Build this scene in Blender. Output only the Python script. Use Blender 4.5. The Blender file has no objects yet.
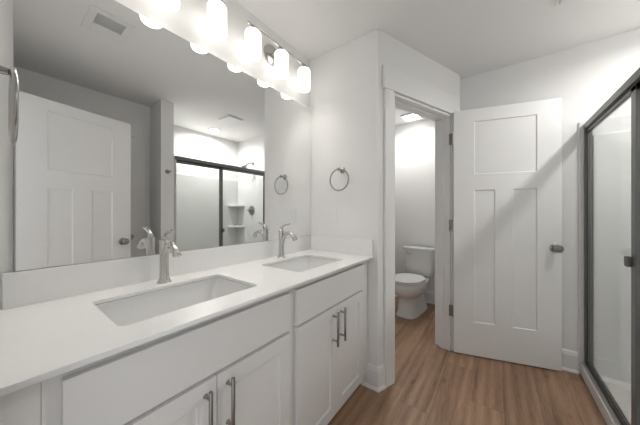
import bpy, bmesh, math, random
from mathutils import Vector, Matrix
random.seed(4)
S = bpy.context.scene
COL = S.collection
PI = math.pi

# ------------------------------------------------------------------ camera, world, exposure
cam_d = bpy.data.cameras.new('camera')
cam_d.sensor_fit = 'HORIZONTAL'; cam_d.sensor_width = 36.0
cam_d.lens = 241.2 / 640 * 36.0
cam_d.clip_start = 0.02
cam = bpy.data.objects.new('camera', cam_d); COL.objects.link(cam)
cam.location = (1.237, 0.0, 1.198)
cam.rotation_euler = (PI / 2, 0, math.radians(36.34))
S.camera = cam

w = bpy.data.worlds.new('world'); S.world = w; w.use_nodes = True
bg = w.node_tree.nodes['Background']
bg.inputs[0].default_value = (0.97, 0.985, 1.0, 1)
bg.inputs[1].default_value = 0.6

S.view_settings.view_transform = 'Standard'
S.view_settings.look = 'None'
S.view_settings.gamma = 1.0
S.view_settings.use_curve_mapping = False
S.view_settings.exposure = 0.70
SHADE_EMIT = 1.35
BULB_EMIT = 60.0
CAN_EMIT = 12.0
WC_EMIT = 8.0

# ------------------------------------------------------------------ materials
def mat(name, col, rough=0.5, metal=0.0, spec=0.5, bump=None, noise=None, coat=0.0):
    m = bpy.data.materials.new(name); m.use_nodes = True
    nt = m.node_tree; b = nt.nodes['Principled BSDF']
    b.inputs['Base Color'].default_value = (*col, 1)
    b.inputs['Roughness'].default_value = rough
    b.inputs['Metallic'].default_value = metal
    b.inputs['Specular IOR Level'].default_value = spec
    b.inputs['Coat Weight'].default_value = coat
    if bump or noise:
        tc = nt.nodes.new('ShaderNodeTexCoord')
    if bump:
        n = nt.nodes.new('ShaderNodeTexNoise'); n.inputs['Scale'].default_value = bump[0]
        n.inputs['Detail'].default_value = 3
        bp = nt.nodes.new('ShaderNodeBump'); bp.inputs['Strength'].default_value = bump[1]
        bp.inputs['Distance'].default_value = 0.002
        nt.links.new(tc.outputs['Object'], n.inputs['Vector'])
        nt.links.new(n.outputs['Fac'], bp.inputs['Height'])
        nt.links.new(bp.outputs['Normal'], b.inputs['Normal'])
    if noise:
        n = nt.nodes.new('ShaderNodeTexNoise'); n.inputs['Scale'].default_value = noise[0]
        n.inputs['Detail'].default_value = 4
        r = nt.nodes.new('ShaderNodeMapRange')
        r.inputs['To Min'].default_value = 1 - noise[1]; r.inputs['To Max'].default_value = 1 + noise[1] * 0.3
        mx = nt.nodes.new('ShaderNodeMix'); mx.data_type = 'RGBA'; mx.blend_type = 'MULTIPLY'
        mx.inputs[0].default_value = 1.0
        mx.inputs[6].default_value = (*col, 1)
        nt.links.new(tc.outputs['Object'], n.inputs['Vector'])
        nt.links.new(n.outputs['Fac'], r.inputs['Value'])
        nt.links.new(r.outputs['Result'], mx.inputs[7])
        nt.links.new(mx.outputs[2], b.inputs['Base Color'])
    return m

M = {}
M['wall'] = mat('wall_paint', (0.86, 0.857, 0.848), 0.6, bump=(260, 0.12), noise=(3, 0.015))
M['ceiling'] = mat('ceiling_paint', (0.87, 0.867, 0.858), 0.8, bump=(200, 0.15), noise=(3, 0.015))
M['trim'] = mat('trim_paint', (0.87, 0.867, 0.86), 0.32, bump=(60, 0.02))
M['door'] = mat('door_paint', (0.86, 0.857, 0.85), 0.38, bump=(90, 0.05))
M['cabinet'] = mat('cabinet_paint', (0.80, 0.798, 0.79), 0.35, bump=(60, 0.02))
M['quartz'] = mat('white_quartz', (0.87, 0.868, 0.86), 0.16, noise=(40, 0.03))
M['ceramic'] = mat('white_ceramic', (0.78, 0.78, 0.77), 0.08, coat=0.5, noise=(4, 0.005))
M['acrylic'] = mat('white_acrylic', (0.80, 0.80, 0.79), 0.22, noise=(4, 0.01))
M['plastic'] = mat('white_plastic', (0.85, 0.847, 0.84), 0.35, noise=(8, 0.01))
M['nickel'] = mat('brushed_nickel', (0.56, 0.55, 0.53), 0.24, 1.0, noise=(90, 0.05))
M['ringmetal'] = mat('ring_nickel', (0.40, 0.395, 0.385), 0.25, 1.0, noise=(90, 0.05))
M['steel'] = mat('handle_steel', (0.34, 0.335, 0.33), 0.3, 1.0, noise=(120, 0.06))
M['frame'] = mat('shower_frame_metal', (0.20, 0.20, 0.195), 0.38, 0.55, noise=(60, 0.04))
M['track'] = mat('silver_track', (0.62, 0.62, 0.61), 0.3, 0.9, noise=(60, 0.04))
M['rubber'] = mat('black_gasket', (0.012, 0.012, 0.012), 0.5, noise=(30, 0.1))
M['voidshade'] = mat('duct_shade', (0.02, 0.02, 0.02), 0.8, noise=(30, 0.1))  # near-black colour standing in for the shade behind the vent louvres
M['mirror_edge'] = mat('mirror_edge', (0.12, 0.125, 0.12), 0.3, 0.4, noise=(30, 0.05))

def mirror_mat():
    m = bpy.data.materials.new('mirror_silver'); m.use_nodes = True
    b = m.node_tree.nodes['Principled BSDF']
    b.inputs['Base Color'].default_value = (0.93, 0.935, 0.93, 1)
    b.inputs['Metallic'].default_value = 1; b.inputs['Roughness'].default_value = 0.0
    return m
M['mirror'] = mirror_mat()

def glass_mat():
    m = bpy.data.materials.new('clear_glass'); m.use_nodes = True
    nt = m.node_tree; nt.nodes.clear()
    out = nt.nodes.new('ShaderNodeOutputMaterial'); mix = nt.nodes.new('ShaderNodeMixShader')
    tr = nt.nodes.new('ShaderNodeBsdfTransparent'); tr.inputs[0].default_value = (0.975, 0.985, 0.98, 1)
    gl = nt.nodes.new('ShaderNodeBsdfGlossy'); gl.inputs['Roughness'].default_value = 0.01
    fr = nt.nodes.new('ShaderNodeFresnel'); fr.inputs['IOR'].default_value = 1.45
    mu = nt.nodes.new('ShaderNodeMath'); mu.operation = 'MULTIPLY'; mu.inputs[1].default_value = 0.42
    nt.links.new(fr.outputs[0], mu.inputs[0]); nt.links.new(mu.outputs[0], mix.inputs[0]); nt.links.new(tr.outputs[0], mix.inputs[1])
    nt.links.new(gl.outputs[0], mix.inputs[2]); nt.links.new(mix.outputs[0], out.inputs[0])
    return m
M['glass'] = glass_mat()

def emit_mat(name, col, strength, grad=False):
    m = bpy.data.materials.new(name); m.use_nodes = True
    b = m.node_tree.nodes['Principled BSDF']
    b.inputs['Base Color'].default_value = (0.8, 0.8, 0.8, 1)
    b.inputs['Roughness'].default_value = 0.3
    b.inputs['Emission Color'].default_value = (*col, 1)
    b.inputs['Emission Strength'].default_value = strength
    return m
M['shade'] = emit_mat('frosted_shade_lit', (1.0, 0.955, 0.89), SHADE_EMIT)
M['bulb'] = emit_mat('bulb_glow', (1.0, 0.955, 0.89), BULB_EMIT)
M['can'] = emit_mat('can_lens_lit', (1.0, 0.96, 0.9), CAN_EMIT)
M['wclens'] = emit_mat('square_lens_lit', (1.0, 0.98, 0.95), WC_EMIT)

def floor_mat():
    m = bpy.data.materials.new('oak_vinyl_planks'); m.use_nodes = True
    nt = m.node_tree; N = nt.nodes; L = nt.links; b = N['Principled BSDF']
    def mth(op, a, c=None):
        n = N.new('ShaderNodeMath'); n.operation = op
        for i, v in enumerate((a, c)):
            if v is None: continue
            if isinstance(v, (int, float)): n.inputs[i].default_value = v
            else: L.new(v, n.inputs[i])
        return n.outputs[0]
    tc = N.new('ShaderNodeTexCoord'); sp = N.new('ShaderNodeSeparateXYZ'); L.new(tc.outputs['Object'], sp.inputs[0])
    X, Y = sp.outputs[0], sp.outputs[1]
    pw, pl = 0.18, 1.22
    u = mth('DIVIDE', mth('ADD', X, 5.03), pw); row = mth('FLOOR', u); fu = mth('FRACT', u)
    wn = N.new('ShaderNodeTexWhiteNoise'); wn.noise_dimensions = '1D'; L.new(row, wn.inputs['W'])
    v = mth('DIVIDE', mth('ADD', mth('ADD', Y, 5.0), mth('MULTIPLY', wn.outputs['Value'], pl)), pl)
    idx = mth('FLOOR', v); fv = mth('FRACT', v)
    cb = N.new('ShaderNodeCombineXYZ'); L.new(row, cb.inputs[0]); L.new(idx, cb.inputs[1])
    wn2 = N.new('ShaderNodeTexWhiteNoise'); wn2.noise_dimensions = '3D'; L.new(cb.outputs[0], wn2.inputs['Vector'])
    rnd = wn2.outputs['Value']
    # grain coordinates
    g = N.new('ShaderNodeCombineXYZ')
    L.new(mth('ADD', X, mth('MULTIPLY', rnd, 13.0)), g.inputs[0])
    L.new(mth('ADD', mth('MULTIPLY', Y, 0.075), mth('MULTIPLY', rnd, 7.0)), g.inputs[1])
    def noise(scale, detail, dist=0.0, src=g):
        n = N.new('ShaderNodeTexNoise'); n.inputs['Scale'].default_value = scale
        n.inputs['Detail'].default_value = detail; n.inputs['Distortion'].default_value = dist
        L.new(src.outputs[0], n.inputs['Vector']); return n.outputs['Fac']
    n1 = noise(13, 5, 0.5); n2 = noise(150, 4, 0.1)
    wv = N.new('ShaderNodeTexWave'); wv.inputs['Scale'].default_value = 5.0; wv.inputs['Distortion'].default_value = 3.5
    wv.inputs['Detail'].default_value = 3; wv.inputs['Detail Scale'].default_value = 1.2; L.new(g.outputs[0], wv.inputs['Vector'])
    fac = mth('ADD', mth('ADD', mth('MULTIPLY', n1, 0.95), mth('MULTIPLY', n2, 0.42)),
              mth('ADD', mth('MULTIPLY', wv.outputs['Fac'], 0.16), mth('MULTIPLY', rnd, 0.16)))
    cr = N.new('ShaderNodeValToRGB'); L.new(mth('SUBTRACT', mth('MULTIPLY', fac, 0.66), 0.045), cr.inputs[0])
    e = cr.color_ramp.elements
    e[0].position = 0.28; e[0].color = (0.16, 0.085, 0.05, 1)
    e[1].position = 0.80; e[1].color = (0.61, 0.40, 0.262, 1)
    k = e.new(0.52); k.color = (0.37, 0.222, 0.138, 1)
    # knots
    kg = N.new('ShaderNodeCombineXYZ')
    L.new(mth('MULTIPLY', X, 1.0), kg.inputs[0]); L.new(mth('MULTIPLY', Y, 0.5), kg.inputs[1])
    vo = N.new('ShaderNodeTexVoronoi'); vo.voronoi_dimensions = '2D'; vo.inputs['Scale'].default_value = 3.7; L.new(kg.outputs[0], vo.inputs['Vector'])
    kd = N.new('ShaderNodeMapRange'); kd.inputs['From Min'].default_value = 0.03; kd.inputs['From Max'].default_value = 0.12
    kd.inputs['To Min'].default_value = 0.5; kd.inputs['To Max'].default_value = 1.0
    L.new(mth('ADD', vo.outputs['Distance'], mth('MULTIPLY', n1, 0.10)), kd.inputs['Value'])
    # joints
    ed = mth('MINIMUM', mth('MULTIPLY', mth('MINIMUM', fu, mth('SUBTRACT', 1.0, fu)), pw),
             mth('MULTIPLY', mth('MINIMUM', fv, mth('SUBTRACT', 1.0, fv)), pl))
    jr = N.new('ShaderNodeMapRange'); jr.inputs['From Min'].default_value = 0.0004; jr.inputs['From Max'].default_value = 0.0022
    jr.inputs['To Min'].default_value = 0.72; jr.inputs['To Max'].default_value = 1.0; L.new(ed, jr.inputs['Value'])
    mx = N.new('ShaderNodeMix'); mx.data_type = 'RGBA'; mx.blend_type = 'MULTIPLY'; mx.inputs[0].default_value = 1
    L.new(cr.outputs[0], mx.inputs[6]); L.new(mth('MULTIPLY', jr.outputs[0], kd.outputs[0]), mx.inputs[7])
    L.new(mx.outputs[2], b.inputs['Base Color'])
    b.inputs['Roughness'].default_value = 0.42
    bp = N.new('ShaderNodeBump'); bp.inputs['Strength'].default_value = 0.25; bp.inputs['Distance'].default_value = 0.001
    L.new(mth('ADD', jr.outputs[0], mth('MULTIPLY', n2, 0.4)), bp.inputs['Height']); L.new(bp.outputs[0], b.inputs['Normal'])
    return m
M['floor'] = floor_mat()

# ------------------------------------------------------------------ helpers (all shapes are given in world metres)
ROOTM = {}
def thing(name, loc=(0, 0, 0), rotz=0.0, label=None, cat=None, group=None, kind=None):
    o = bpy.data.objects.new(name, None); COL.objects.link(o)
    o.location = loc; o.rotation_euler = (0, 0, rotz); o.empty_display_size = 0.05
    ROOTM[o] = Matrix.Translation(loc) @ Matrix.Rotation(rotz, 4, 'Z')
    tag(o, label, cat, group, kind); return o
def tag(o, label=None, cat=None, group=None, kind=None):
    if label: o['label'] = label
    if cat: o['category'] = cat
    if group: o['group'] = group
    if kind: o['kind'] = kind
    return o
def obj(name, bm, m, parent=None, smooth=True, bevel=0.0, seg=2, local=False, angle=40, label=None):
    bmesh.ops.recalc_face_normals(bm, faces=bm.faces)
    if parent is not None and not local:
        bm.transform(ROOTM[parent].inverted())
    me = bpy.data.meshes.new(name); bm.to_mesh(me); bm.free()
    for mm in (m if isinstance(m, (list, tuple)) else [m]): me.materials.append(M[mm])
    if smooth:
        for p in me.polygons: p.use_smooth = True
        try: me.set_sharp_from_angle(angle=math.radians(angle))
        except Exception: pass
    o = bpy.data.objects.new(name, me); COL.objects.link(o)
    if parent is not None:
        o.parent = parent; ROOTM[o] = ROOTM[parent]
    if bevel:
        b = o.modifiers.new('bevel', 'BEVEL'); b.width = bevel; b.segments = seg; b.limit_method = 'ANGLE'
        b.angle_limit = math.radians(50); b.harden_normals = True
    if label: o['label'] = label
    return o
def box(bm, x0, x1, y0, y1, z0, z1):
    v = [bm.verts.new((x, y, z)) for x in (x0, x1) for y in (y0, y1) for z in (z0, z1)]
    for f in ((0, 1, 3, 2), (4, 6, 7, 5), (0, 4, 5, 1), (2, 3, 7, 6), (0, 2, 6, 4), (1, 5, 7, 3)):
        bm.faces.new([v[i] for i in f])
    return bm
def B(*a): return box(bmesh.new(), *a)
def prism(bm, pts, z0, z1):
    n = len(pts)
    a = [bm.verts.new((p[0], p[1], z0)) for p in pts]; b = [bm.verts.new((p[0], p[1], z1)) for p in pts]
    bm.faces.new(a[::-1]); bm.faces.new(b)
    for i in range(n): bm.faces.new((a[i], a[(i + 1) % n], b[(i + 1) % n], b[i]))
    return bm
def loft(bm, rings, cap0=True, cap1=True, closed=False):
    R = [[bm.verts.new(p) for p in r] for r in rings]; n = len(R[0])
    m = len(R)
    for k in range(m if closed else m - 1):
        A, C = R[k], R[(k + 1) % m]
        for i in range(n): bm.faces.new((A[i], A[(i + 1) % n], C[(i + 1) % n], C[i]))
    if not closed:
        if cap0: bm.faces.new(R[0][::-1])
        if cap1: bm.faces.new(R[-1])
    return bm
def lathe(bm, prof, origin, axis=(0, 0, 1), n=28, cap=True):
    ax = Vector(axis).normalized(); q = ax.to_track_quat('Z', 'Y'); o = Vector(origin)
    rings = []
    for (r, h) in prof:
        rings.append([o + q @ Vector((max(r, 1e-5) * math.cos(2 * PI * i / n), max(r, 1e-5) * math.sin(2 * PI * i / n), h)) for i in range(n)])
    return loft(bm, rings, cap, cap)
def tube(bm, pts, r, n=14, closed=False, flat=None):
    P = [Vector(p) for p in pts]; m = len(P); rings = []
    rr = r if isinstance(r, (list, tuple)) else [r] * m
    up = None
    for i in range(m):
        if closed: t = P[(i + 1) % m] - P[(i - 1) % m]
        else: t = P[min(i + 1, m - 1)] - P[max(i - 1, 0)]
        t.normalize()
        if up is None:
            up = Vector((0, 0, 1)) if abs(t.z) < 0.9 else Vector((0, 1, 0))
        up = (up - t * up.dot(t)).normalized(); s = t.cross(up)
        fx = flat[i] if flat else 1.0
        rings.append([P[i] + (s * math.cos(2 * PI * k / n) * rr[i] + up * math.sin(2 * PI * k / n) * rr[i] * fx) for k in range(n)])
    return loft(bm, rings, closed=closed)
def smoothpath(pts, sub=6):
    P = [Vector(p) for p in pts]; out = []
    for i in range(len(P) - 1):
        p0 = P[max(i - 1, 0)]; p1 = P[i]; p2 = P[i + 1]; p3 = P[min(i + 2, len(P) - 1)]
        for k in range(sub):
            t = k / sub
            out.append(0.5 * ((2 * p1) + (-p0 + p2) * t + (2 * p0 - 5 * p1 + 4 * p2 - p3) * t * t + (-p0 + 3 * p1 - 3 * p2 + p3) * t ** 3))
    out.append(P[-1]); return out
def rrect(x0, x1, y0, y1, r, n=5):
    pts = []
    for (cx, cy, a0) in ((x1 - r, y1 - r, 0), (x0 + r, y1 - r, 90), (x0 + r, y0 + r, 180), (x1 - r, y0 + r, 270)):
        for k in range(n + 1):
            a = math.radians(a0 + 90 * k / n); pts.append((cx + r * math.cos(a), cy + r * math.sin(a)))
    return pts
def structure(name, bm, m, **k):
    return tag(obj(name, bm, m, None, smooth=False, **k), kind='structure')

# ------------------------------------------------------------------ key dimensions
CH = 2.44
YN = -0.012            # near wall's face at the vanity
YL = 1.543             # end wall with the towel ring
YB = 2.59              # back wall behind the open door
A = Vector((0.585, YL)); Bc = Vector((0.957, 2.49))      # angled wall's face
U = (Bc - A).normalized(); NV = Vector((U.y, -U.x)); WL = (Bc - A).length
def aw(s, n=0.0):      # point on the angled wall: distance along, offset into the room
    p = A + U * s + NV * n; return (p.x, p.y)
OP0, OP1, HT = 0.150, 0.877, 2.045

# ------------------------------------------------------------------ room shell
structure('floor', B(-0.12, 2.62, -0.16, 3.55, -0.05, 0.0), 'floor')
structure('ceiling', B(-0.12, 2.62, -0.16, 3.55, CH, CH + 0.06), 'ceiling')
structure('wall_left', B(-0.12, 0.0, -0.16, 3.55, 0, CH), 'wall')
bm = bmesh.new(); prism(bm, [(0, YL), (A.x, YL), aw(0.0), aw(OP0), aw(OP0, -0.13), (0.50, YL + 0.13), (0, YL + 0.13)], 0, CH)
structure('wall_end', bm, 'wall')
bm = bmesh.new(); prism(bm, [aw(OP1), aw(WL), (0.957, YB + 0.12), (0.957 - 0.12, YB + 0.12), aw(WL, -0.13), aw(OP1, -0.13)], 0, CH)
prism(bm, [aw(OP0), aw(OP1), aw(OP1, -0.13), aw(OP0, -0.13)], HT, CH)
structure('wall_angled', bm, 'wall')
structure('wall_back', B(0.957, 2.62, YB, YB + 0.12, 0, CH), 'wall')
structure('wall_toilet_room_back', B(-0.0, 1.05, 3.435, 3.55, 0, CH), 'wall')
structure('wall_toilet_room_right', B(0.93, 1.05, YB + 0.12, 3.435, 0, CH), 'wall')
structure('wall_right', B(2.091, 2.20, 0.07, 1.10, 0, CH), 'wall')
structure('wall_wing', B(1.768, 2.62, 1.10, 1.228, 0, CH), 'wall')
structure('wall_shower', B(2.50, 2.62, 1.228, YB, 0, CH), 'wall')
bm = B(0.0, 0.66, YN - 0.12, YN, 0, CH); box(bm, 0.66, 1.445, YN - 0.12, YN, 2.06, CH)
structure('wall_near', bm, 'wall')
structure('wall_entry', B(1.445, 2.20, -0.05, 0.07, 0, CH), 'wall')

# baseboards: board, bevelled top and shoe, one profile swept along a path
def base_profile(path, name):
    prof = [(0, 0), (0.022, 0), (0.022, 0.010), (0.0135, 0.024), (0.0135, 0.125), (0.007, 0.150), (0, 0.158)]
    bm = bmesh.new(); P = [Vector(p) for p in path]; rings = []
    for i, p in enumerate(P):
        d0 = (P[i] - P[i - 1]).normalized() if i else None
        d1 = (P[i + 1] - P[i]).normalized() if i < len(P) - 1 else None
        d = (d0 or d1); n0 = Vector((d.y, -d.x))
        if d0 and d1:
            n1 = Vector((d1.y, -d1.x)); m = (n0 + n1).normalized(); m = m / max(m.dot(n0), 0.3)
        else: m = n0
        rings.append([(p.x + m.x * a, p.y + m.y * a, z) for (a, z) in prof])
    loft(bm, rings)
    return structure(name, bm, 'trim')
base_profile([(0.47, YL), (A.x, YL), aw(0.058)], 'baseboard_end')
base_profile([aw(0.972), aw(WL), (0.957, YB), (1.72, YB)], 'baseboard_back')
base_profile([(0.0, 1.80), (0.0, 3.435), (0.93, 3.435)], 'baseboard_toilet_room')
base_profile([(1.768, 1.215), (1.768, 1.10), (2.065, 1.10)], 'baseboard_wing')

# door casings: flat legs under a wider header board (and the jamb lining with its stop)
def leg_quad(s0, s1, n0, n1): return [aw(s0, n0), aw(s1, n0), aw(s1, n1), aw(s0, n1)]
bm = bmesh.new()
prism(bm, leg_quad(0.060, OP0 - 0.004, 0.0005, 0.0175), 0, 2.05)
prism(bm, leg_quad(OP1 + 0.004, 0.968, 0.0005, 0.0175), 0, 2.05)
prism(bm, leg_quad(0.044, 0.985, 0.0005, 0.022), 2.05, 2.205)
prism(bm, leg_quad(OP0 - 0.001, OP0 + 0.016, -0.131, 0.006), 0, HT)
prism(bm, leg_quad(OP1 - 0.016, OP1 + 0.001, -0.131, 0.006), 0, HT)
prism(bm, leg_quad(OP0 + 0.016, OP1 - 0.016, -0.131, 0.006), HT - 0.016, HT + 0.001)
prism(bm, leg_quad(OP0 + 0.016, OP0 + 0.027, -0.085, -0.045), 0, HT - 0.016)
prism(bm, leg_quad(OP1 - 0.027, OP1 - 0.016, -0.085, -0.045), 0, HT - 0.016)
prism(bm, leg_quad(OP0 + 0.027, OP1 - 0.027, -0.085, -0.045), HT - 0.027, HT - 0.016)
structure('trim_1', bm, 'trim', bevel=0.0015)
bm = bmesh.new()
box(bm, 2.073, 2.0905, 0.968, 1.050, 0, 2.05); box(bm, 2.073, 2.0905, 0.14, 0.222, 0, 2.05)
box(bm, 2.069, 2.0905, 0.125, 1.065, 2.05, 2.205)
structure('trim_2', bm, 'trim', bevel=0.0015)

# panelled leaves (three-panel doors and shaker cabinet doors)
def panel_side(bm, W, H, panels, y, depth, slope, sign):
    xs = sorted({0, W} | {p[0] for p in panels} | {p[1] for p in panels})
    zs = sorted({0, H} | {p[2] for p in panels} | {p[3] for p in panels})
    for i in range(len(xs) - 1):
        for j in range(len(zs) - 1):
            cx, cz = (xs[i] + xs[i + 1]) / 2, (zs[j] + zs[j + 1]) / 2
            if any(p[0] < cx < p[1] and p[2] < cz < p[3] for p in panels): continue
            q = [bm.verts.new((a, y, b)) for a, b in ((xs[i], zs[j]), (xs[i + 1], zs[j]), (xs[i + 1], zs[j + 1]), (xs[i], zs[j + 1]))]
            bm.faces.new(q if sign < 0 else q[::-1])
    for (a, b, c, d) in panels:
        o = [(a, c), (b, c), (b, d), (a, d)]; s = slope
        inn = [(a + s, c + s), (b - s, c + s), (b - s, d - s), (a + s, d - s)]
        vo = [bm.verts.new((p[0], y, p[1])) for p in o]; vi = [bm.verts.new((p[0], y - sign * depth, p[1])) for p in inn]
        for k in range(4):
            q = [vo[k], vo[(k + 1) % 4], vi[(k + 1) % 4], vi[k]]; bm.faces.new(q if sign < 0 else q[::-1])
        bm.faces.new(vi if sign < 0 else vi[::-1])
def leaf(W, H, T, panels, depth=0.007, slope=0.006, both=True):
    bm = bmesh.new()
    panel_side(bm, W, H, panels, 0, depth, slope, -1)
    panel_side(bm, W, H, panels if both else [], T, depth, slope, 1)
    for q in (((0, 0, 0), (0, T, 0), (0, T, H), (0, 0, H)), ((W, 0, 0), (W, 0, H), (W, T, H), (W, T, 0)),
              ((0, 0, 0), (W, 0, 0), (W, T, 0), (0, T, 0)), ((0, 0, H), (0, T, H), (W, T, H), (W, 0, H))):
        bm.faces.new([bm.verts.new(p) for p in q])
    bmesh.ops.remove_doubles(bm, verts=bm.verts, dist=1e-5)
    return bm
def door(name, hinge, end, H, z0, knob_s, knobs, label, hinges=True):
    h = Vector(hinge); e = Vector(end); W = (e - h).length; a = math.atan2(e.y - h.y, e.x - h.x)
    r = thing(name, (h.x, h.y, z0), a, label, 'door', kind='structure')
    k = W / 0.721
    P = [(0.152 * k, W - 0.149 * k, 1.505, 1.945), (0.152 * k, 0.299 * k, 0.275, 1.375), (0.42 * k, W - 0.149 * k, 0.275, 1.375)]
    obj('leaf', leaf(W, H, 0.035, P), 'door', r, local=True, smooth=False)
    for side in knobs:
        y0 = 0.0 if side < 0 else 0.035
        bm = bmesh.new()
        lathe(bm, [(0.001, 0), (0.033, 0), (0.033, 0.003), (0.028, 0.007), (0.012, 0.009), (0.0105, 0.026), (0.014, 0.030), (0.024, 0.036),
                   (0.029, 0.046), (0.028, 0.054), (0.021, 0.062), (0.001, 0.065)], (knob_s, y0, 0.93 - z0), (0, side, 0))
        obj('door_knob', bm, 'steel', r, local=True, label='satin nickel round knob')
    bm = B(W - 0.0005, W + 0.0012, 0.005, 0.030, 0.90, 0.96); box(bm, W, W + 0.007, 0.011, 0.024, 0.918, 0.935)
    obj('latch', bm, 'steel', r, local=True, smooth=False)
    if hinges:
        for z in (0.36, 1.09, 1.825):
            bm = bmesh.new()
            lathe(bm, [(0.0065, 0), (0.0065, 0.095)], (-0.009, -0.004, z - 0.0475 - z0))
            box(bm, -0.036, -0.008, -0.001, 0.0015, z - 0.0475 - z0, z + 0.0475 - z0)
            obj('hinge', bm, 'steel', r, local=True, bevel=0.0006, label='satin nickel hinge')
    return r
# leaf's visible face runs hinge -> free edge
door('door_1', (0.936, 2.332), (1.626, 2.526), 2.048, 0.010, 0.676, (-1,), 'white three-panel door standing open to the toilet room')
door('door_2', (2.081, 0.225), (2.081, 0.960), 2.03, 0.010, 0.690, (), 'white closet door in the wall reflected behind the entry door', hinges=False)
door('door_3', (1.485, 0.090), (1.655, 0.778), 2.03, 0.010, 0.640, (1,), 'white three-panel entry door seen open in the mirror', hinges=False)
bm = bmesh.new()
lathe(bm, [(0.001, 0), (0.031, 0), (0.031, 0.003), (0.012, 0.008), (0.0105, 0.026), (0.024, 0.036), (0.029, 0.046), (0.021, 0.06), (0.001, 0.064)], (2.081, 0.905, 0.93), (-1, 0, 0))
d2 = bpy.data.objects['door_2']; obj('door_knob', bm, 'steel', d2)

# ------------------------------------------------------------------ vanity cabinet
VX = 0.514             # face frame front
VB = 0.100; VT = 0.884
DX = VX + 0.019        # door faces
van = thing('vanity_cabinet', (VX / 2, 0.78, 0), 0, 'long white double vanity cabinet with shaker doors under the white counter', 'cabinet')
bm = bmesh.new()
box(bm, 0.003, VX - 0.019, YN + 0.003, YN + 0.021, VB, VT)
box(bm, 0.003, VX - 0.019, YL - 0.021, YL - 0.003, VB, VT)
box(bm, 0.003, VX - 0.019, 0.760, 0.778, VB, VT)
box(bm, 0.003, VX - 0.019, YN + 0.021, YL - 0.021, VB, VB + 0.016)
box(bm, 0.003, 0.012, YN + 0.021, YL - 0.021, VB + 0.016, VT)
obj('carcass', bm, 'cabinet', van, smooth=False)
bm = bmesh.new()
box(bm, VX - 0.019, VX, 0.0575, 0.100, VB, VT); box(bm, VX - 0.019, VX, 0.735, 0.803, VB, VT)
box(bm, VX - 0.019, VX, 1.420, YL - 0.003, VB, VT)
for (a, b) in ((0.100, 0.735), (0.803, 1.420)):
    box(bm, VX - 0.019, VX, a, b, VT - 0.04, VT); box(bm, VX - 0.019, VX, a, b, VB, VB + 0.03)
    box(bm, VX - 0.019, VX, a, b, 0.675, 0.715)
obj('face_frame', bm, 'cabinet', van, smooth=False)
obj('filler_strip', B(VX - 0.019, VX - 0.001, YN + 0.003, 0.0568, VB, VT), 'cabinet', van, smooth=False)
obj('toe_kick', B(0.440, 0.458, YN + 0.003, YL - 0.003, 0, VB - 0.001), 'cabinet', van, smooth=False)
for (y0, y1) in ((0.084, 0.747), (0.791, 1.435)):
    obj('drawer_front', B(VX + 0.0005, DX, y0, y1, 0.7015, 0.858), 'cabinet', van, smooth=False, bevel=0.0015)
    ym = (y0 + y1) / 2
    for (a, b, hy) in ((y0, ym - 0.0015, ym - 0.037), (ym + 0.0015, y1, ym + 0.037)):
        W = b - a; H = 0.690 - 0.108
        bm = leaf(W, H, 0.0185, [(0.058, W - 0.058, 0.058, H - 0.058)], 0.008, 0.004, both=False)
        # local (x along width, y depth) -> world: width along +y, face towards +x
        bm.transform(Matrix(((0, -1, 0, DX), (1, 0, 0, a), (0, 0, 1, 0.108), (0, 0, 0, 1))))
        d = obj('cabinet_door', bm, 'cabinet', van, smooth=False, bevel=0.001)
        bm = bmesh.new(); hx = DX + 0.030
        lathe(bm, [(0.0055, 0), (0.006, 0.001), (0.006, 0.179), (0.0055, 0.18)], (hx, hy, 0.494))
        for z in (0.520, 0.648): lathe(bm, [(0.0075, 0), (0.0055, 0.004), (0.0045, 0.010), (0.0045, 0.031)], (DX - 0.0005, hy, z), (1, 0, 0), n=16)
        obj('handle', bm, 'steel', d, label='brushed steel bar handle')

# ------------------------------------------------------------------ countertop with two cut-outs, splashes
CT = 0.900; CB = 0.8855; CD = 0.560
SINKS = [(0.141, 0.449, 0.196, 0.650), (0.143, 0.447, 0.907, 1.339)]
ct = thing('countertop', (CD / 2, 0.78, CB), 0, 'white quartz countertop with backsplash covering the whole vanity', 'countertop')
def slab_with_holes(outer, holes, z0, z1, bev):
    cu = bpy.data.curves.new('slab', 'CURVE'); cu.dimensions = '2D'; cu.fill_mode = 'BOTH'
    cu.extrude = (z1 - z0) / 2 - bev; cu.bevel_depth = bev; cu.bevel_resolution = 1; cu.offset = -bev
    for pts in [outer] + holes:
        s = cu.splines.new('POLY'); s.points.add(len(pts) - 1); s.use_cyclic_u = True
        for p, q in zip(s.points, pts): p.co = (q[0], q[1], 0, 1)
    o = bpy.data.objects.new('slab', cu); COL.objects.link(o)
    bpy.context.view_layer.update()
    me = bpy.data.meshes.new_from_object(o.evaluated_get(bpy.context.evaluated_depsgraph_get()))
    bm = bmesh.new(); bm.from_mesh(me); bmesh.ops.translate(bm, vec=(0, 0, (z0 + z1) / 2), verts=bm.verts)
    bpy.data.objects.remove(o); return bm
bm = slab_with_holes([(0.001, YN + 0.002), (CD, YN + 0.002), (CD, YL - 0.001), (0.001, YL - 0.001)],
                     [rrect(*s, 0.022)[::-1] for s in SINKS], CB, CT, 0.0015)
bmesh.ops.remove_doubles(bm, verts=bm.verts, dist=1e-5)
obj('slab', bm, 'quartz', ct, smooth=False)
obj('backsplash', B(0.001, 0.021, 0.018, YL - 0.022, CT, 1.011), 'quartz', ct, smooth=False, bevel=0.0015)
obj('side_splash', B(0.001, CD - 0.006, YL - 0.021, YL - 0.001, CT, 1.011), 'quartz', ct, smooth=False, bevel=0.0015)

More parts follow.
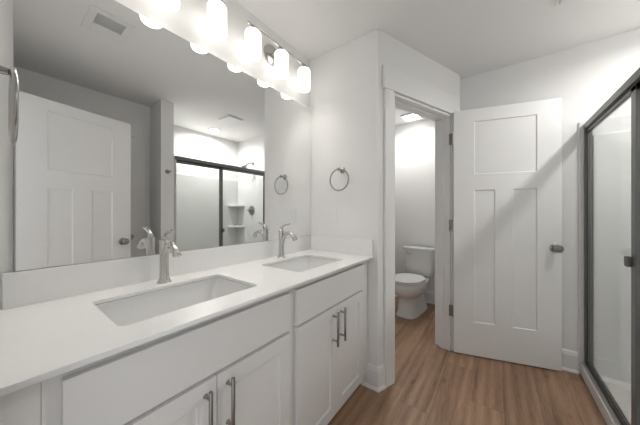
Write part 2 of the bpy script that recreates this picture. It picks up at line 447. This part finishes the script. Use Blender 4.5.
for i, (x0, x1, y0, y1) in enumerate(SINKS):
    lab = ['near white rectangular sink set into the counter, close to the camera', 'far white rectangular sink set into the counter beside the towel ring wall'][i]
    cx, cy = (x0 + x1) / 2, (y0 + y1) / 2
    r = thing('sink', (cx, cy, 0.755), 0, lab, 'sink', 'undermount sinks')
    bm = bmesh.new(); rings = []
    for (g, rr, z) in ((0.016, 0.03, CB - 0.0005), (-0.003, 0.028, CB - 0.0005), (-0.002, 0.030, CB - 0.02), (-0.010, 0.034, 0.84), (-0.020, 0.040, 0.80),
                       (-0.032, 0.045, 0.775), (-0.052, 0.045, 0.762), (-0.085, 0.04, 0.758)):
        rings.append([(p[0], p[1], z) for p in rrect(x0 - g, x1 + g, y0 - g, y1 + g, rr)])
    n = len(rings[0])
    rings.append([(cx + 0.024 * math.cos(a), cy + 0.024 * math.sin(a), 0.755) for a in [math.radians(45 * 0 + 360 * k / n) for k in range(n)]])
    loft(bm, rings, cap0=False, cap1=False)
    o = obj('basin', bm, 'ceramic', r, angle=60)
    sm = o.modifiers.new('solid', 'SOLIDIFY'); sm.thickness = 0.007; sm.offset = -1
    bm = bmesh.new(); lathe(bm, [(0.001, 0.0), (0.016, 0.0), (0.018, 0.002), (0.0225, 0.0025), (0.0235, 0.001), (0.0235, -0.03), (0.001, -0.03)], (cx, cy, 0.7555))
    obj('drain', bm, 'nickel', r)

# ------------------------------------------------------------------ faucets
def faucet(x, y, label):
    z = CT; r = thing('faucet', (x, y, z), 0, label, 'faucet', 'basin faucets')
    bm = bmesh.new()
    lathe(bm, [(0.001, 0), (0.027, 0), (0.027, 0.003), (0.0235, 0.006), (0.0215, 0.012), (0.0185, 0.02), (0.0170, 0.06), (0.0172, 0.13), (0.0178, 0.172),
               (0.0190, 0.174), (0.0190, 0.180), (0.0165, 0.183), (0.001, 0.184)], (x, y, z), n=32)
    obj('body', bm, 'nickel', r)
    bm = bmesh.new()
    p = smoothpath([(0.004, 0.080), (0.014, 0.120), (0.034, 0.152), (0.062, 0.165), (0.088, 0.160), (0.106, 0.149), (0.115, 0.140)], 5)
    m = len(p); rad = [0.0135 - 0.003 * (i / (m - 1)) for i in range(m)]
    tube(bm, [(x + q.x, y, z + q.y) for q in p], rad, n=18)
    lathe(bm, [(0.0108, 0), (0.0155, 0.020), (0.0165, 0.024), (0.0165, 0.029), (0.012, 0.030), (0.001, 0.0295)], (x + 0.108, y, z + 0.150), (0.5, 0, -0.87), n=20)
    obj('spout', bm, 'nickel', r)
    bm = bmesh.new()
    lathe(bm, [(0.012, 0.0), (0.011, 0.012), (0.0095, 0.018), (0.001, 0.020)], (x, y, z + 0.184), n=20)
    p = smoothpath([(0.000, 0.192), (0.012, 0.205), (0.034, 0.214), (0.060, 0.219), (0.074, 0.225)], 4); m = len(p)
    tube(bm, [(x + q.x, y, z + q.y) for q in p], [0.0085 - 0.001 * i / m for i in range(m)], n=14, flat=[0.9 - 0.35 * i / m for i in range(m)])
    obj('lever', bm, 'nickel', r)
    return r
faucet(0.090, 0.436, 'brushed nickel single-lever faucet behind the near sink')
faucet(0.090, 1.130, 'brushed nickel single-lever faucet behind the far sink')

# ------------------------------------------------------------------ mirror
bm = B(0.0015, 0.0145, 0.040, YL - 0.004, 1.0130, 2.039)
bm.faces.ensure_lookup_table()
bmesh.ops.recalc_face_normals(bm, faces=bm.faces)
for f in bm.faces: f.material_index = 0 if f.normal.x > 0.5 else 1
o = obj('wall_mirror', bm, ['mirror', 'mirror_edge'], None, smooth=False)
tag(o, 'large frameless wall mirror resting on the backsplash over both sinks', 'mirror')

# ------------------------------------------------------------------ vanity lights
def vanity_light(yc, label):
    r = thing('vanity_light', (0, yc, 2.27), 0, label, 'light fixture', 'three-shade vanity lights')
    LX = 0.100
    bm = bmesh.new(); lathe(bm, [(0.001, 0), (0.066, 0), (0.066, 0.008), (0.058, 0.016), (0.030, 0.020), (0.012, 0.024), (0.001, 0.024)], (0.0005, yc, 2.262), (1, 0, 0), n=36)
    obj('wall_plate', bm, 'nickel', r)
    bm = bmesh.new(); tube(bm, [(0.02, yc, 2.262), (0.07, yc, 2.276), (LX, yc, 2.276)], 0.007); obj('arm', bm, 'nickel', r)
    bm = bmesh.new(); box(bm, LX - 0.006, LX + 0.006, yc - 0.268, yc + 0.268, 2.270, 2.281); obj('bar', bm, 'nickel', r, smooth=False, bevel=0.002)
    for k in (-1, 0, 1):
        y = yc + 0.228 * k; Rr = 0.046; zb = 2.090; zt = 2.244
        bm = bmesh.new()
        lathe(bm, [(0.018, zt), (0.034, zt - 0.001), (Rr - 0.005, zt - 0.005), (Rr, zt - 0.015), (Rr, zb + 0.012), (Rr - 0.002, zb + 0.004), (Rr - 0.007, zb),
                   (Rr - 0.010, zb + 0.004), (Rr - 0.010, zb + 0.050), (0.030, zb + 0.056), (0.001, zb + 0.058)], (LX, y, 0), n=36)
        bm.faces.ensure_lookup_table()
        for f in bm.faces:
            c = f.calc_center_median(); rr_ = math.hypot(c.x - LX, c.y - y)
            f.material_index = 1 if (c.z < zb + 0.08 and c.z > zb + 0.051 and rr_ < Rr - 0.0105) else 0
        sh = obj('glass_shade', bm, ['shade', 'bulb'], r, label='lit frosted white glass cylinder')
        bm = bmesh.new(); lathe(bm, [(0.001, zt + 0.0005), (0.019, zt + 0.0005), (0.019, zt + 0.014), (0.010, zt + 0.020), (0.008, 2.2705), (0.001, 2.2705)], (LX, y, 0), n=20)
        obj('socket_cap', bm, 'nickel', sh)
vanity_light(1.121, 'vanity light with three frosted shades above the far sink')
vanity_light(0.444, 'vanity light with frosted shades above the near sink, partly out of frame')

# ------------------------------------------------------------------ towel rings
def towel_ring(x, y, z, ny, label, off=0.05, R=0.078):
    r = thing('towel_ring', (x, y, z), 0, label, 'towel ring', 'round nickel towel rings')
    bm = bmesh.new(); lathe(bm, [(0.001, 0), (0.024, 0), (0.024, 0.004), (0.017, 0.010), (0.010, 0.013), (0.008, off - 0.008), (0.012, off - 0.004), (0.012, off + 0.007), (0.001, off + 0.009)], (x, y, z), (0, ny, 0), n=24)
    obj('mount', bm, 'ringmetal', r)
    bm = bmesh.new(); yc = y + ny * off
    tube(bm, [(x + R * math.sin(2 * PI * k / 48), yc, z - R + 0.002 + R * math.cos(2 * PI * k / 48)) for k in range(48)], 0.0052, n=12, closed=True)
    obj('ring', bm, 'ringmetal', r)
towel_ring(0.311, YL - 0.0005, 1.512, -1, 'nickel towel ring on the end wall right of the mirror above the switch')
towel_ring(0.350, YN + 0.0005, 1.515, 1, 'nickel towel ring seen edge-on at the left border of the view', off=0.040)

# light switch
sw = thing('light_switch', (0.2245, YL, 1.162), 0, 'white rocker switch plate below the towel ring on the end wall', 'switch')
obj('wall_plate', B(0.187, 0.262, YL - 0.006, YL - 0.0003, 1.103, 1.222), 'plastic', sw, smooth=False, bevel=0.0025)
bm = B(0.2085, 0.2405, YL - 0.0085, YL - 0.005, 1.130, 1.195); obj('rocker', bm, 'plastic', sw, smooth=False, bevel=0.001)

# robe hook on the wing wall's end
r = thing('robe_hook', (1.768, 1.162, 1.655), 0, 'small nickel robe hook on the wall end left of the shower, seen in the mirror', 'hook')
bm = bmesh.new(); lathe(bm, [(0.001, 0), (0.024, 0), (0.024, 0.004), (0.014, 0.010), (0.008, 0.013), (0.007, 0.024), (0.001, 0.025)], (1.7678, 1.162, 1.655), (-1, 0, 0), n=24)
obj('base', bm, 'steel', r)
for s in (-1, 1):
    bm = bmesh.new(); p = smoothpath([(1.746, 1.162, 1.655), (1.738, 1.162 + s * 0.010, 1.650), (1.734, 1.162 + s * 0.018, 1.656), (1.734, 1.162 + s * 0.021, 1.668)], 4)
    tube(bm, p, 0.0055, n=10); obj('prong', bm, 'steel', r)

# ------------------------------------------------------------------ shower stall: acrylic surround and pan
GX = 1.769
st = thing('shower_stall', (2.12, 1.9, 0), 0, 'white acrylic shower surround and base behind the framed glass', 'shower')
bm = bmesh.new()
T1, T2 = 0.012, 0.040
def surround_wall(x0, x1, y0, y1, nx, ny):
    pass
# far end wall, long wall, near end wall: lower thick skin with a ledge, thin flange above
box(bm, 1.722, 2.4995, YB - T1, YB - 0.0005, 0.085, 1.870); box(bm, 1.790, 2.4995, YB - T2, YB - 0.0005, 0.03, 1.755)
box(bm, 2.4995 - T1, 2.4995, 1.2285, YB - T1, 0.085, 1.870); box(bm, 2.4995 - T2, 2.4995, 1.2285, YB - T2, 0.03, 1.755)
box(bm, 1.7685, 2.4995 - T1, 1.2285, 1.2285 + T1, 0.085, 1.870); box(bm, 1.790, 2.4995 - T2, 1.2285, 1.2285 + T2, 0.03, 1.755)
obj('surround', bm, 'acrylic', st, smooth=False, bevel=0.006, seg=3)
bm = bmesh.new(); box(bm, 1.733, 1.800, 1.2295, YB - 0.001, 0.0, 0.082); box(bm, 1.800, 2.4995, 1.2295, YB - 0.001, 0.0, 0.045)
obj('base', bm, 'acrylic', st, smooth=False, bevel=0.006, seg=3)
for z in (0.972, 1.325):
    bm = bmesh.new(); cx, cy = 2.4995 - T2, YB - T2
    pts = [(cx, cy)] + [(cx - 0.20 * math.cos(a), cy - 0.20 * math.sin(a)) for a in [math.radians(90 * k / 10) for k in range(11)]]
    prism(bm, pts, z - 0.03, z); obj('corner_shelf', bm, 'acrylic', st, smooth=False, bevel=0.008, seg=3)
bm = bmesh.new(); lathe(bm, [(0.001, 0), (0.04, 0), (0.042, 0.003), (0.001, 0.0035)], (2.12, 1.91, 0.0452), n=24); obj('drain', bm, 'nickel', st)

# framed shower enclosure
en = thing('shower_enclosure', (GX, 1.9, 0.082), 0, 'grey metal framed glass shower front with two panels', 'shower door')
HZ = 1.848; Y0 = 1.2415; Y1 = YB - 0.013; TB = 0.082
bm = bmesh.new(); box(bm, GX - 0.022, GX + 0.022, Y0, Y1, HZ - 0.042, HZ); obj('header_rail', bm, 'frame', en, smooth=False, bevel=0.004)
bm = bmesh.new(); box(bm, GX - 0.020, GX + 0.018, Y1 - 0.024, Y1, TB, HZ - 0.042); obj('wall_jamb', bm, 'frame', en, smooth=False, bevel=0.002)
bm = bmesh.new(); box(bm, GX - 0.006, GX + 0.022, Y0, Y0 + 0.012, TB, HZ - 0.042); obj('wall_jamb', bm, 'track', en, smooth=False, bevel=0.002)
bm = bmesh.new(); box(bm, GX - 0.030, GX - 0.012, Y0, Y1, TB - 0.0005, TB + 0.014); box(bm, GX - 0.024, GX - 0.018, Y0, Y1, TB + 0.014, TB + 0.022)
obj('sill_track', bm, 'track', en, smooth=False, bevel=0.002, label='bright silver lower track')
bm = bmesh.new(); box(bm, GX - 0.012, GX + 0.022, Y0 + 0.024, Y1 - 0.024, TB, TB + 0.022); obj('bottom_rail', bm, 'frame', en, smooth=False, bevel=0.002)
YM = 1.813
for (a, b, x) in ((YM - 0.028, Y1 - 0.024, GX - 0.004), (Y0 + 0.013, YM + 0.018, GX + 0.012)):
    far = a > 1.5
    dp = bmesh.new(); z0, z1 = TB + 0.024, HZ - 0.044; fw = 0.030; t = 0.0065
    box(dp, x - t, x + t, a, a + (0.050 if far else 0.004), z0, z1); box(dp, x - t, x + t, b - (0.014 if far else 0.03), b, z0, z1)
    box(dp, x - t, x + t, a, b, z1 - fw, z1); box(dp, x - t, x + t, a, b, z0, z0 + 0.026)
    fr = obj('panel_frame', dp, 'frame', en, smooth=False, bevel=0.0015)
    g = B(x - 0.003, x + 0.003, a + (0.050 if far else 0.004), b - (0.014 if far else 0.03), z0 + 0.026, z1 - fw)
    obj('glass_pane', g, 'glass', fr, smooth=False)
    gs = bmesh.new(); i0 = a + (0.050 if far else 0.004); i1 = b - (0.014 if far else 0.03)
    for xx in (x - 0.0066, x + 0.0046):
        box(gs, xx, xx + 0.002, i0 - 0.004, i1 + 0.004, z1 - fw - 0.001, z1 - fw + 0.005); box(gs, xx, xx + 0.002, i0 - 0.004, i1 + 0.004, z0 + 0.021, z0 + 0.027)
        box(gs, xx, xx + 0.002, i1 - 0.001, i1 + 0.005, z0 + 0.026, z1 - fw)
    obj('gasket', gs, 'rubber', fr, smooth=False, label='black rubber glazing strip')
bm = bmesh.new(); box(bm, GX - 0.030, GX - 0.0105, YM + 0.004, YM + 0.036, 0.935, 0.985); obj('pull_handle', bm, 'frame', en, smooth=False, bevel=0.004)
bm = bmesh.new(); box(bm, GX - 0.0145, GX - 0.0107, Y0 + 0.024, Y1 - 0.024, HZ - 0.052, HZ - 0.043); obj('header_gasket', bm, 'rubber', en, smooth=False)

# shower head and valve on the far end wall
ys = YB - 0.0005
r = thing('overhead_shower', (2.085, ys, 2.015), 0, 'nickel shower head on a short arm above the valve, seen in the mirror', 'shower head')
bm = bmesh.new(); lathe(bm, [(0.001, 0), (0.030, 0), (0.028, 0.006), (0.012, 0.012), (0.001, 0.012)], (2.085, ys, 2.015), (0, -1, 0), n=24); obj('flange', bm, 'steel', r)
bm = bmesh.new(); tube(bm, smoothpath([(2.085, ys, 2.015), (2.085, ys - 0.06, 2.018), (2.085, ys - 0.11, 1.995), (2.085, ys - 0.14, 1.965)], 5), 0.0105, n=12); obj('arm', bm, 'steel', r)
bm = bmesh.new(); lathe(bm, [(0.001, -0.012), (0.014, -0.01), (0.016, 0.012), (0.028, 0.035), (0.044, 0.050), (0.046, 0.066), (0.038, 0.068), (0.001, 0.068)], (2.085, ys - 0.140, 1.966), (0, -0.62, -0.78), n=24); obj('spray_head', bm, 'steel', r)
yv = YB - T2 - 0.0005
r = thing('shower_valve', (2.075, yv, 1.232), 0, 'round nickel shower valve with lever on the tiled-white end wall of the shower', 'valve')
r['label'] = 'round nickel shower valve with a lever on the shower end wall, seen in the mirror'
bm = bmesh.new(); lathe(bm, [(0.001, 0), (0.078, 0), (0.076, 0.006), (0.060, 0.011), (0.026, 0.014), (0.024, 0.040), (0.018, 0.052), (0.001, 0.053)], (2.075, yv, 1.232), (0, -1, 0), n=32); obj('escutcheon', bm, 'steel', r)
bm = bmesh.new(); tube(bm, smoothpath([(2.075, yv - 0.045, 1.232), (2.070, yv - 0.075, 1.236), (2.055, yv - 0.105, 1.240)], 4), [0.010] * 4 + [0.008] * 5, n=12); obj('lever', bm, 'steel', r)

# ------------------------------------------------------------------ ceiling fixtures
def lamp(name, loc, power, size, spread, parent):
    l = bpy.data.lights.new(name, 'AREA'); l.shape = 'DISK'; l.size = size; l.energy = power; l.color = (1.0, 0.985, 0.96)
    l.spread = math.radians(spread)
    o = bpy.data.objects.new(name, l); COL.objects.link(o)
    o.parent = parent; o.location = ROOTM[parent].inverted() @ Vector(loc)
vx0, vx1, vy0, vy1 = 0.741, 1.021, 0.348, 0.566
r = thing('ceiling_vent', (0.855, 0.457, CH), 0, 'white ceiling air register with louvres over painted dark shade, reflected at the top left of the mirror', 'vent')
bm = bmesh.new(); z1 = CH - 0.0005
box(bm, vx0, vx0 + 0.040, vy0, vy1, z1 - 0.008, z1); box(bm, vx1 - 0.030, vx1, vy0, vy1, z1 - 0.008, z1)
box(bm, vx0 + 0.040, vx1 - 0.030, vy0, vy0 + 0.040, z1 - 0.008, z1); box(bm, vx0 + 0.040, vx1 - 0.030, vy1 - 0.036, vy1, z1 - 0.008, z1)
box(bm, 0.899, 0.905, vy0 + 0.04, vy1 - 0.036, z1 - 0.010, z1)
obj('frame', bm, 'plastic', r, smooth=False, bevel=0.002)
obj('duct_shade_sheet', B(vx0 + 0.03, vx1 - 0.02, vy0 + 0.03, vy1 - 0.026, z1 - 0.0015, z1), 'voidshade', r, smooth=False)  # thin flat sheet, no real duct: shade behind the louvres painted dark
def slat(bm, cx, y0, y1, w_, ang, z):
    c, s = math.cos(ang), math.sin(ang); pts = []
    for (a, b) in ((-w_, -0.0007), (w_, -0.0007), (w_, 0.0007), (-w_, 0.0007)): pts.append((cx + a * c - b * s, z + a * s + b * c))
    va = [bm.verts.new((p[0], y0, p[1])) for p in pts]; vb = [bm.verts.new((p[0], y1, p[1])) for p in pts]
    bm.faces.new(va); bm.faces.new(vb[::-1])
    for i in range(4): bm.faces.new((va[i], vb[i], vb[(i + 1) % 4], va[(i + 1) % 4]))
# half the louvres lean open towards the mirror (dark gaps), half lean closed
for k in range(7):
    bm = bmesh.new(); slat(bm, 0.790 + 0.0165 * k, vy0 + 0.041, vy1 - 0.037, 0.0055, math.radians(88), z1 - 0.0075); obj('louvre', bm, 'plastic', r, smooth=False)
for k in range(5):
    bm = bmesh.new(); slat(bm, 0.915 + 0.0165 * k, vy0 + 0.041, vy1 - 0.037, 0.0095, math.radians(-12), z1 - 0.006); obj('louvre', bm, 'plastic', r, smooth=False)

r = thing('exhaust_fan', (1.645, 1.88, CH), 0, 'square white exhaust fan grille on the ceiling before the shower', 'vent')
bm = bmesh.new(); box(bm, 1.515, 1.775, 1.765, 2.000, CH - 0.006, CH - 0.0005); obj('housing', bm, 'plastic', r, smooth=False, bevel=0.002)
bm = bmesh.new(); box(bm, 1.530, 1.760, 1.780, 1.985, CH - 0.020, CH - 0.0065); obj('grille', bm, 'plastic', r, smooth=False, bevel=0.006)

r = thing('recessed_light', (2.22, 1.98, CH), 0, 'round lit recessed ceiling light above the shower, seen in the mirror', 'ceiling light')
bm = bmesh.new(); lathe(bm, [(0.066, -0.0005), (0.088, -0.0005), (0.088, -0.004), (0.080, -0.008), (0.066, -0.008), (0.066, -0.0005)], (2.22, 1.98, CH), n=36, cap=False); obj('trim_ring', bm, 'plastic', r)
bm = bmesh.new(); lathe(bm, [(0.001, -0.001), (0.0655, -0.001), (0.0655, -0.006), (0.001, -0.006)], (2.22, 1.98, CH), n=36); obj('lens', bm, 'can', r)
lamp('shower_lamp', (2.22, 1.98, CH - 0.0075), 8.0, 0.12, 165, r)

r = thing('toilet_room_light', (0.345, 3.19, CH), 0, 'square lit ceiling light fixture above the toilet', 'ceiling light')
bm = bmesh.new(); box(bm, 0.235, 0.455, 3.09, 3.31, CH - 0.018, CH - 0.0005); obj('housing', bm, 'plastic', r, smooth=False, bevel=0.005)
bm = bmesh.new(); box(bm, 0.262, 0.428, 3.115, 3.285, CH - 0.024, CH - 0.0185); obj('lens', bm, 'wclens', r, smooth=False, bevel=0.002)
lamp('toilet_room_lamp', (0.345, 3.19, CH - 0.0255), 2.8, 0.14, 150, r)

# ------------------------------------------------------------------ toilet
TX = 0.430; YW = 3.435
tl = thing('toilet', (TX, 3.05, 0), 0.0, 'white two-piece toilet with closed lid standing in the toilet room', 'toilet')
def egg(cx, yf, yb, hw, z, n=40, p=2.3, back=None):
    cy = yb - hw * 1.0 if back is None else back; pts = []
    for k in range(n):
        a = 2 * PI * k / n; c, s = math.cos(a), math.sin(a)
        x = hw * math.copysign(abs(c) ** (2 / p), c)
        ly = (yb - cy) if s > 0 else (cy - yf)
        pts.append((cx + x, cy + ly * math.copysign(abs(s) ** (2 / p), s), z))
    return pts
bm = bmesh.new()
loft(bm, [egg(TX, 2.790, 3.33, 0.125, 0.0, p=4, back=3.08), egg(TX, 2.792, 3.33, 0.123, 0.018, p=4, back=3.08), egg(TX, 2.802, 3.33, 0.112, 0.032, p=3.8, back=3.08),
          egg(TX, 2.812, 3.33, 0.105, 0.11, p=3.6, back=3.08), egg(TX, 2.815, 3.33, 0.102, 0.19, p=3.2, back=3.05), egg(TX, 2.795, 3.33, 0.112, 0.225, p=2.7, back=3.0),
          egg(TX, 2.750, 3.33, 0.142, 0.252, p=2.3, back=2.97), egg(TX, 2.722, 3.34, 0.162, 0.290, p=2.2, back=2.96), egg(TX, 2.712, 3.36, 0.172, 0.335, p=2.2, back=2.95),
          egg(TX, 2.714, 3.40, 0.173, 0.378, p=2.3, back=2.95), egg(TX, 2.722, 3.40, 0.170, 0.386, p=2.3, back=2.95)])
obj('bowl', bm, 'ceramic', tl, angle=50)
for s in (-1, 1):
    bm = bmesh.new(); lathe(bm, [(0.014, 0), (0.014, 0.010), (0.009, 0.018), (0.001, 0.020)], (TX + s * 0.104, 3.12, 0.022), (s * 0.3, 0, 1), n=16); obj('bolt_cap', bm, 'ceramic', tl)
def disc(z0, z1, g, fr=2.708, bk=3.165, hw=0.176):
    bm = bmesh.new()
    loft(bm, [egg(TX, fr + g + 0.006, bk - 0.006 - g, hw - 0.006 - g, z0, p=2.2, back=2.945), egg(TX, fr + g, bk - g, hw - g, z0 + 0.004, p=2.2, back=2.945),
              egg(TX, fr + g, bk - g, hw - g, z1 - 0.006, p=2.2, back=2.945), egg(TX, fr + g + 0.004, bk - 0.004 - g, hw - 0.004 - g, z1 - 0.002, p=2.2, back=2.945),
              egg(TX, fr + g + 0.016, bk - 0.016 - g, hw - 0.016 - g, z1, p=2.2, back=2.945)])
    return bm
obj('seat', disc(0.3875, 0.406, 0.002), 'plastic', tl, angle=60)
obj('lid', disc(0.4085, 0.430, 0.0), 'plastic', tl, angle=60)
for s in (-1, 1):
    bm = bmesh.new(); lathe(bm, [(0.012, 0), (0.012, 0.036)], (TX + s * 0.07 - 0.018, 3.178, 0.402), (1, 0, 0), n=14); obj('seat_hinge', bm, 'plastic', tl)
bm = bmesh.new()
def rr3(g, z, yf, r=0.03): return [(p[0], p[1], z) for p in rrect(TX - 0.180 + g, TX + 0.180 - g, yf, YW - 0.018, r)]
loft(bm, [rr3(0.035, 0.388, 3.262), rr3(0.022, 0.400, 3.248), rr3(0.012, 0.48, 3.238), rr3(0.002, 0.64, 3.226), rr3(0.0, 0.716, 3.222)])
obj('tank', bm, 'ceramic', tl, angle=50)
bm = bmesh.new()
loft(bm, [rr3(-0.006, 0.7165, 3.214), rr3(-0.010, 0.722, 3.210), rr3(-0.010, 0.742, 3.210), rr3(-0.006, 0.750, 3.214), rr3(0.004, 0.754, 3.224)])
obj('tank_lid', bm, 'ceramic', tl, angle=50)
bm = bmesh.new(); lathe(bm, [(0.001, 0), (0.014, 0), (0.013, 0.008), (0.007, 0.010), (0.006, 0.022), (0.001, 0.023)], (TX - 0.135, 3.225, 0.672), (0, -1, 0), n=18)
tube(bm, [(TX - 0.135, 3.205, 0.672), (TX - 0.10, 3.203, 0.668), (TX - 0.072, 3.203, 0.662)], [0.006, 0.007, 0.008], n=10)
obj('flush_lever', bm, 'nickel', tl)

# the toilet stands turned a few degrees on its flange
tl.rotation_euler = (0, 0, math.radians(-6)); tl.location = (TX - 0.035, 3.032, 0)
